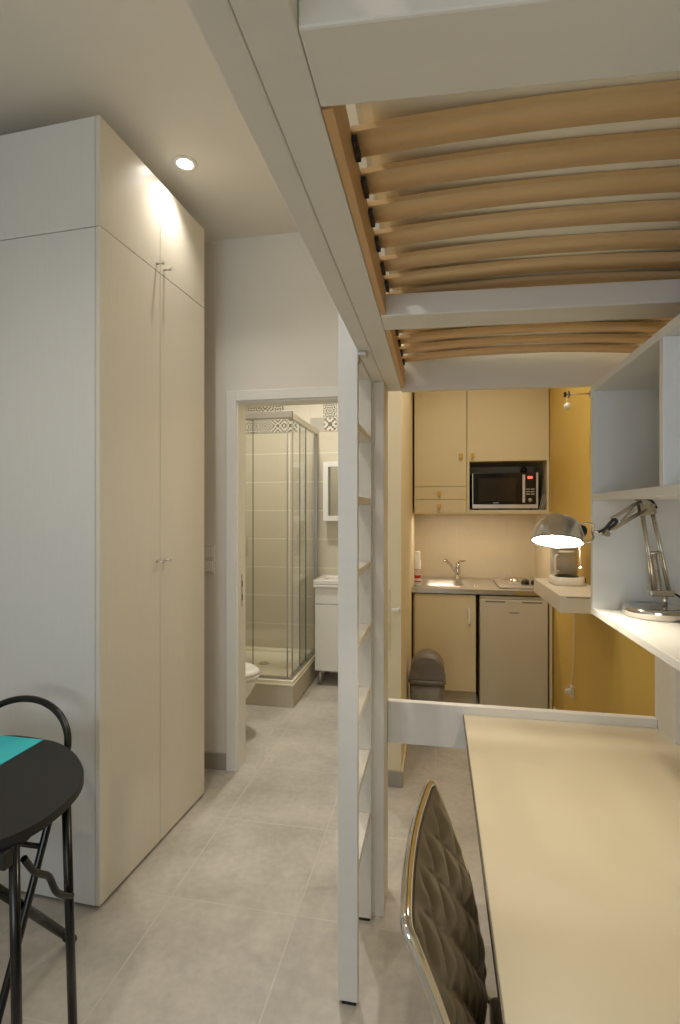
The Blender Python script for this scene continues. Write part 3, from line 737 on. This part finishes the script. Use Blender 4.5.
box(b, UX0, UX1, UF+.02, YB-.009, 1.868, UZ1); box(b, UX0+.018, UX1-.018, YB-.02, YB-.009, UZ0+.018, 1.868)
obj('body', b, 'kitchen', ur)
d = obj('door', bx(UX0+.002, UX1-.002, UF, UF+.0195, 1.869, UZ1, .0015), 'kitchen', ur); bowknob(d, .268, 1.911)
obj('valance', bx(KX0, UX1, UF+.001, UF+.018, UZ0-.012, UZ0-.0003, .001), 'kitchen', ul)
ls = tag(obj('light_strip', bx(-.08, .66, UF+.06, UF+.09, UZ0-.0075, UZ0-.0005, .002), 'led', loc=(.3, UF+.07, UZ0-.01)), 'slim lit strip light under the kitchen wall cabinets', 'light')
mw = thing('microwave', 'black microwave with steel trim in the open cabinet niche', 'microwave', (.51, 4.25, UZ0+.018))
m0, m1, my, mz0, mz1 = .268, .752, UF+.025, UZ0+.028, 1.782
obj('case', bx(m0, m1, my+.02, 4.46, mz0, mz1, .004), 'black', mw)
for x in (m0+.04, m1-.04):
    b = BM(); cyl(b, (x, my+.06, UZ0+.0183), (x, my+.06, mz0-.0003), .012); obj('foot', b, 'black', mw)
dr = obj('door', bx(m0+.008, .632, my, my+.0195, mz0+.032, mz1-.004, .003), 'screen', mw)
obj('door_window', bx(m0+.05, .588, my-.0012, my-.0002, mz0+.06, mz1-.045, .0004), mk('smoked_window', (44, 36, 28), .12), dr)
obj('maker_mark', bx(.425, .465, my-.0018, my-.0002, mz0+.042, mz0+.048), 'alu', dr)
b = BM(); box(b, .635, .656, my-.022, my-.008, mz0+.045, mz1-.02, .004); box(b, .64, .651, my-.0085, my-.0002, mz0+.06, mz0+.075); box(b, .64, .651, my-.0085, my-.0002, mz1-.05, mz1-.035); obj('door_handle', b, 'steel_trim', mw)
obj('steel_side_trim', bx(m0, m0+.0075, my, my+.0195, mz0+.032, mz1-.004, .001), 'steel_trim', mw)
obj('steel_bottom_trim', bx(m0, m1, my-.001, my+.0195, mz0+.001, mz0+.0315, .002), 'steel_trim', mw)
cp = obj('control_panel', bx(.6325, m1-.0145, my, my+.0195, mz0+.032, mz1-.004, .002), 'screen', mw)
obj('steel_side_trim', bx(m1-.014, m1, my-.002, my+.0195, mz0+.032, mz1-.004, .001), 'steel_trim', mw)
obj('display', bx(.676, .712, my-.0015, my-.0002, mz1-.05, mz1-.03), 'redled', cp)
for r in range(3):
    for c in range(2): obj('button', bx(.664+.034*c, .692+.034*c, my-.002, my-.0002, mz0+.105+.019*r, mz0+.114+.019*r, .0005), 'alu', cp)
b = BM(); lathe(b, [(0, .012), (.014, .012), (.016, .0), (0, 0)], (.695, my-.0003, mz0+.065), (0, -1, 0)); obj('dial', b, 'alu', cp)
b = BM(); lathe(b, [(0, .0005), (.022, .0005), (.026, .02), (.022, .04), (.012, .05), (0, .052)], (.663, my+.1, mz1)); tag(obj('egg_timer', b, 'black', loc=(.663, my+.1, mz1)), 'small dark round object standing on top of the microwave', 'timer')
b = BM()
for k in range(3):
    x = .762+.012*k
    tube(b, spline([(x, UF+.03, UZ0+.021), (x+.022, UF+.03, 1.60), (x+.026, UF+.05, 1.615), (x+.024, UF+.28, 1.61), (x, UF+.28, UZ0+.021)], 5), .003, 8)
for q in (.06, .16): tube(b, [(.764, UF+q, UZ0+.022), (.79, UF+q, UZ0+.022)], .0025, 6)
tag(obj('wire_rack', b, 'brushed', loc=(.775, UF+.1, UZ0+.018)), 'metal rack leaning in the gap beside the microwave', 'rack')

# ------------------------------------------------------------------ on the yellow wall
bs = thing('box_shelf', 'thick white box shelf on the yellow wall beside the kitchen', 'shelf', (.7, 2.9, 1.0))
BX, BYa, BYb, BT, BB = .577, 2.60, 3.27, 1.08, .998
obj('shelf_box', bx(BX, XR-.001, BYa, BYb, BB, BT, .002), 'whiteplastic', bs)
obj('slot', bx(BX+.03, XR-.05, BYa-.0008, BYa+.0002, BT-.010, BT-.006), 'greybin', bs)
cm = thing('coffee_maker', 'white filter coffee maker with glass jug on the box shelf', 'coffee maker', (.705, 3.0, BT))
ccx, ccy = .703, 3.02
b = BM(); loft(b, [(rr(ccx-.075, ccx+.085, ccy-.08, ccy+.11, .05), BT+.0005), (rr(ccx-.078, ccx+.088, ccy-.083, ccy+.113, .05), BT+.01), (rr(ccx-.075, ccx+.085, ccy-.08, ccy+.11, .05), BT+.045)]); obj('base', b, 'whiteplastic', cm)
b = BM(); lathe(b, [(0, .004), (.058, .004), (.062, 0), (0, 0)], (ccx, ccy-.005, BT+.0455)); obj('warming_plate', b, 'black', cm)
b = BM(); loft(b, [(rr(ccx-.06, ccx+.08, ccy+.068, ccy+.112, .018), BT+.0455), (rr(ccx-.06, ccx+.08, ccy+.068, ccy+.112, .018), BT+.21)]); obj('water_column', b, 'whiteplastic', cm)
b = BM(); loft(b, [(rr(ccx-.07, ccx+.085, ccy-.02, ccy+.112, .05), BT+.2105), (rr(ccx-.075, ccx+.088, ccy-.03, ccy+.113, .05), BT+.235), (rr(ccx-.07, ccx+.08, ccy-.03, ccy+.11, .05), BT+.30)]); obj('filter_head', b, 'whiteplastic', cm)
b = BM(); lathe(b, [(0, 0), (.05, 0), (.06, .02), (.062, .06), (.05, .105), (.045, .125)], (ccx, ccy-.005, BT+.050)); jg = obj('glass_jug', b, 'jug', cm)
b = BM(); lathe(b, [(0, .012), (.04, .012), (.047, 0), (0, 0)], (ccx, ccy-.005, BT+.1755)); obj('jug_lid', b, 'whiteplastic', jg)
b = BM(); tube(b, spline([(ccx-.045, ccy-.03, BT+.16), (ccx-.068, ccy-.055, BT+.155), (ccx-.066, ccy-.055, BT+.08), (ccx-.05, ccy-.035, BT+.075)]), .007, 8); obj('jug_handle', b, 'whiteplastic', jg)
b = BM(); box(b, ccx+.089, ccx+.094, ccy-.03, ccy, BT+.012, BT+.04, .001); obj('power_switch', b, 'black', cm)
ro = thing('wall_rod', 'short dark metal rod sticking out from the yellow wall up high', 'rod', (XR, 3.016, 2.13))
b = BM(); cyl(b, (XR, 3.016, 2.13), (.70, 3.016, 2.13), .0045); obj('rod', b, 'steel_dark', ro)
b = BM(); box(b, .69, .702, 3.008, 3.024, 2.116, 2.144, .003); box(b, .714, .719, 3.008, 3.024, 2.112, 2.148, .002); obj('clamp', b, 'black', ro)
b = BM(); cyl(b, (XR, 3.016, 2.13), (XR-.006, 3.016, 2.13), .02); obj('wall_flange', b, 'steel_dark', ro)
b = BM(); cyl(b, (.706, 3.016, 2.108), (.708, 3.016, 2.08), .003); lathe(b, [(0, -.02), (.013, -.015), (.02, 0), (.014, .014), (0, .019)], (.708, 3.016, 2.066), (.8, -.5, .2)); obj('white_ball', b, 'ceramic', ro)
so = thing('wall_socket', 'white plug socket low on the yellow wall with cable above', 'socket', (XR, 3.39, .37))
obj('plate', bx(XR-.012, XR, 3.36, 3.43, .33, .40, .003), 'whiteplastic', so)
b = BM(); cyl(b, (XR-.0122, 3.395, .365), (XR-.045, 3.395, .365), .02, .014); obj('plug', b, 'ceramic', so)
b = BM(); tube(b, spline([(XR-.04, 3.395, .37), (XR-.04, 3.37, .40), (XR-.014, 3.35, .46), (XR-.006, 3.345, .7), (XR-.006, 3.34, 1.0)]), .003, 8); obj('power_cord', b, 'whiteplastic', so)

# ------------------------------------------------------------------ lights
def light(name, typ, loc, energy, color, **kw):
    d = bpy.data.lights.new(name, typ); d.energy = energy; d.color = color
    rot = kw.pop('rot', (0, 0, 0))
    for k, v in kw.items(): setattr(d, k, v)
    o = bpy.data.objects.new(name, d); COL.objects.link(o); o.location = loc; o.rotation_euler = rot; return o
WARM = (1, .92, .80)
light('spot_wardrobe', 'SPOT', (-1.111, 2.128, CEIL-.012), 21, WARM, spot_size=math.radians(112), spot_blend=1, shadow_soft_size=.012)
light('spot_hall', 'SPOT', (-.5, 2.128, CEIL-.012), 9, WARM, spot_size=math.radians(120), spot_blend=.6, shadow_soft_size=.03)
light('spot_desk', 'SPOT', (.3, 2.13, CEIL-.012), 30, WARM, spot_size=math.radians(110), spot_blend=.5, shadow_soft_size=.03)
light('spot_kitchen', 'SPOT', (.25, 2.95, CEIL-.012), 40, WARM, spot_size=math.radians(140), spot_blend=.6, shadow_soft_size=.04)
light('spot_bathroom', 'SPOT', (-1.1, 3.6, CEIL-.012), 112, (1, .96, .88), spot_size=math.radians(150), spot_blend=.6, shadow_soft_size=.06)
light('spot_room', 'SPOT', (-.9, .2, CEIL-.012), 46, WARM, spot_size=math.radians(150), spot_blend=.6, shadow_soft_size=.04)
light('cabinet_strip', 'AREA', (.29, UF+.075, UZ0-.015), 3.2, (1, .86, .66), shape='RECTANGLE', size=.74, size_y=.03)
light('bulb_light', 'POINT', rc+ax*.037, 8, (1, .89, .70), shadow_soft_size=.012)
light('window_daylight', 'AREA', ((WX0+WX1)/2, YR-.12, (WZ0+WZ1)/2), 39, (.70, .83, 1), shape='RECTANGLE', size=1.7, size_y=1.7, rot=(math.radians(90), 0, 0))

light('fill_light', 'POINT', (-.25, -.75, .95), 5, (1, .92, .80), shadow_soft_size=.10)  # added fill to brighten the bed underside, no lamp stands here
w = bpy.data.worlds.new('World'); bpy.context.scene.world = w; w.use_nodes = True
bg = w.node_tree.nodes['Background']; bg.inputs[0].default_value = (.75, .86, 1, 1); bg.inputs[1].default_value = .8

# ------------------------------------------------------------------ camera
cd = bpy.data.cameras.new('camera'); cam = bpy.data.objects.new('camera', cd); COL.objects.link(cam)
cd.sensor_fit = 'VERTICAL'; cd.sensor_height = 36; cd.sensor_width = 24; cd.lens = 18; cd.clip_start = .02
cam.location = (0, 0, 1.48); cam.rotation_euler = (PI/2, 0, math.atan(97/512))
S = bpy.context.scene; S.camera = cam
S.view_settings.view_transform = 'Standard'; S.view_settings.look = 'None'; S.view_settings.gamma = 1
S.view_settings.exposure = 0
try: S.view_settings.use_curve_mapping = False
except Exception: pass
S.cycles.use_denoising = True; S.cycles.max_bounces = 10; S.cycles.diffuse_bounces = 6; S.cycles.transparent_max_bounces = 16
S.cycles.sample_clamp_indirect = 4; S.cycles.caustics_reflective = False; S.cycles.caustics_refractive = False
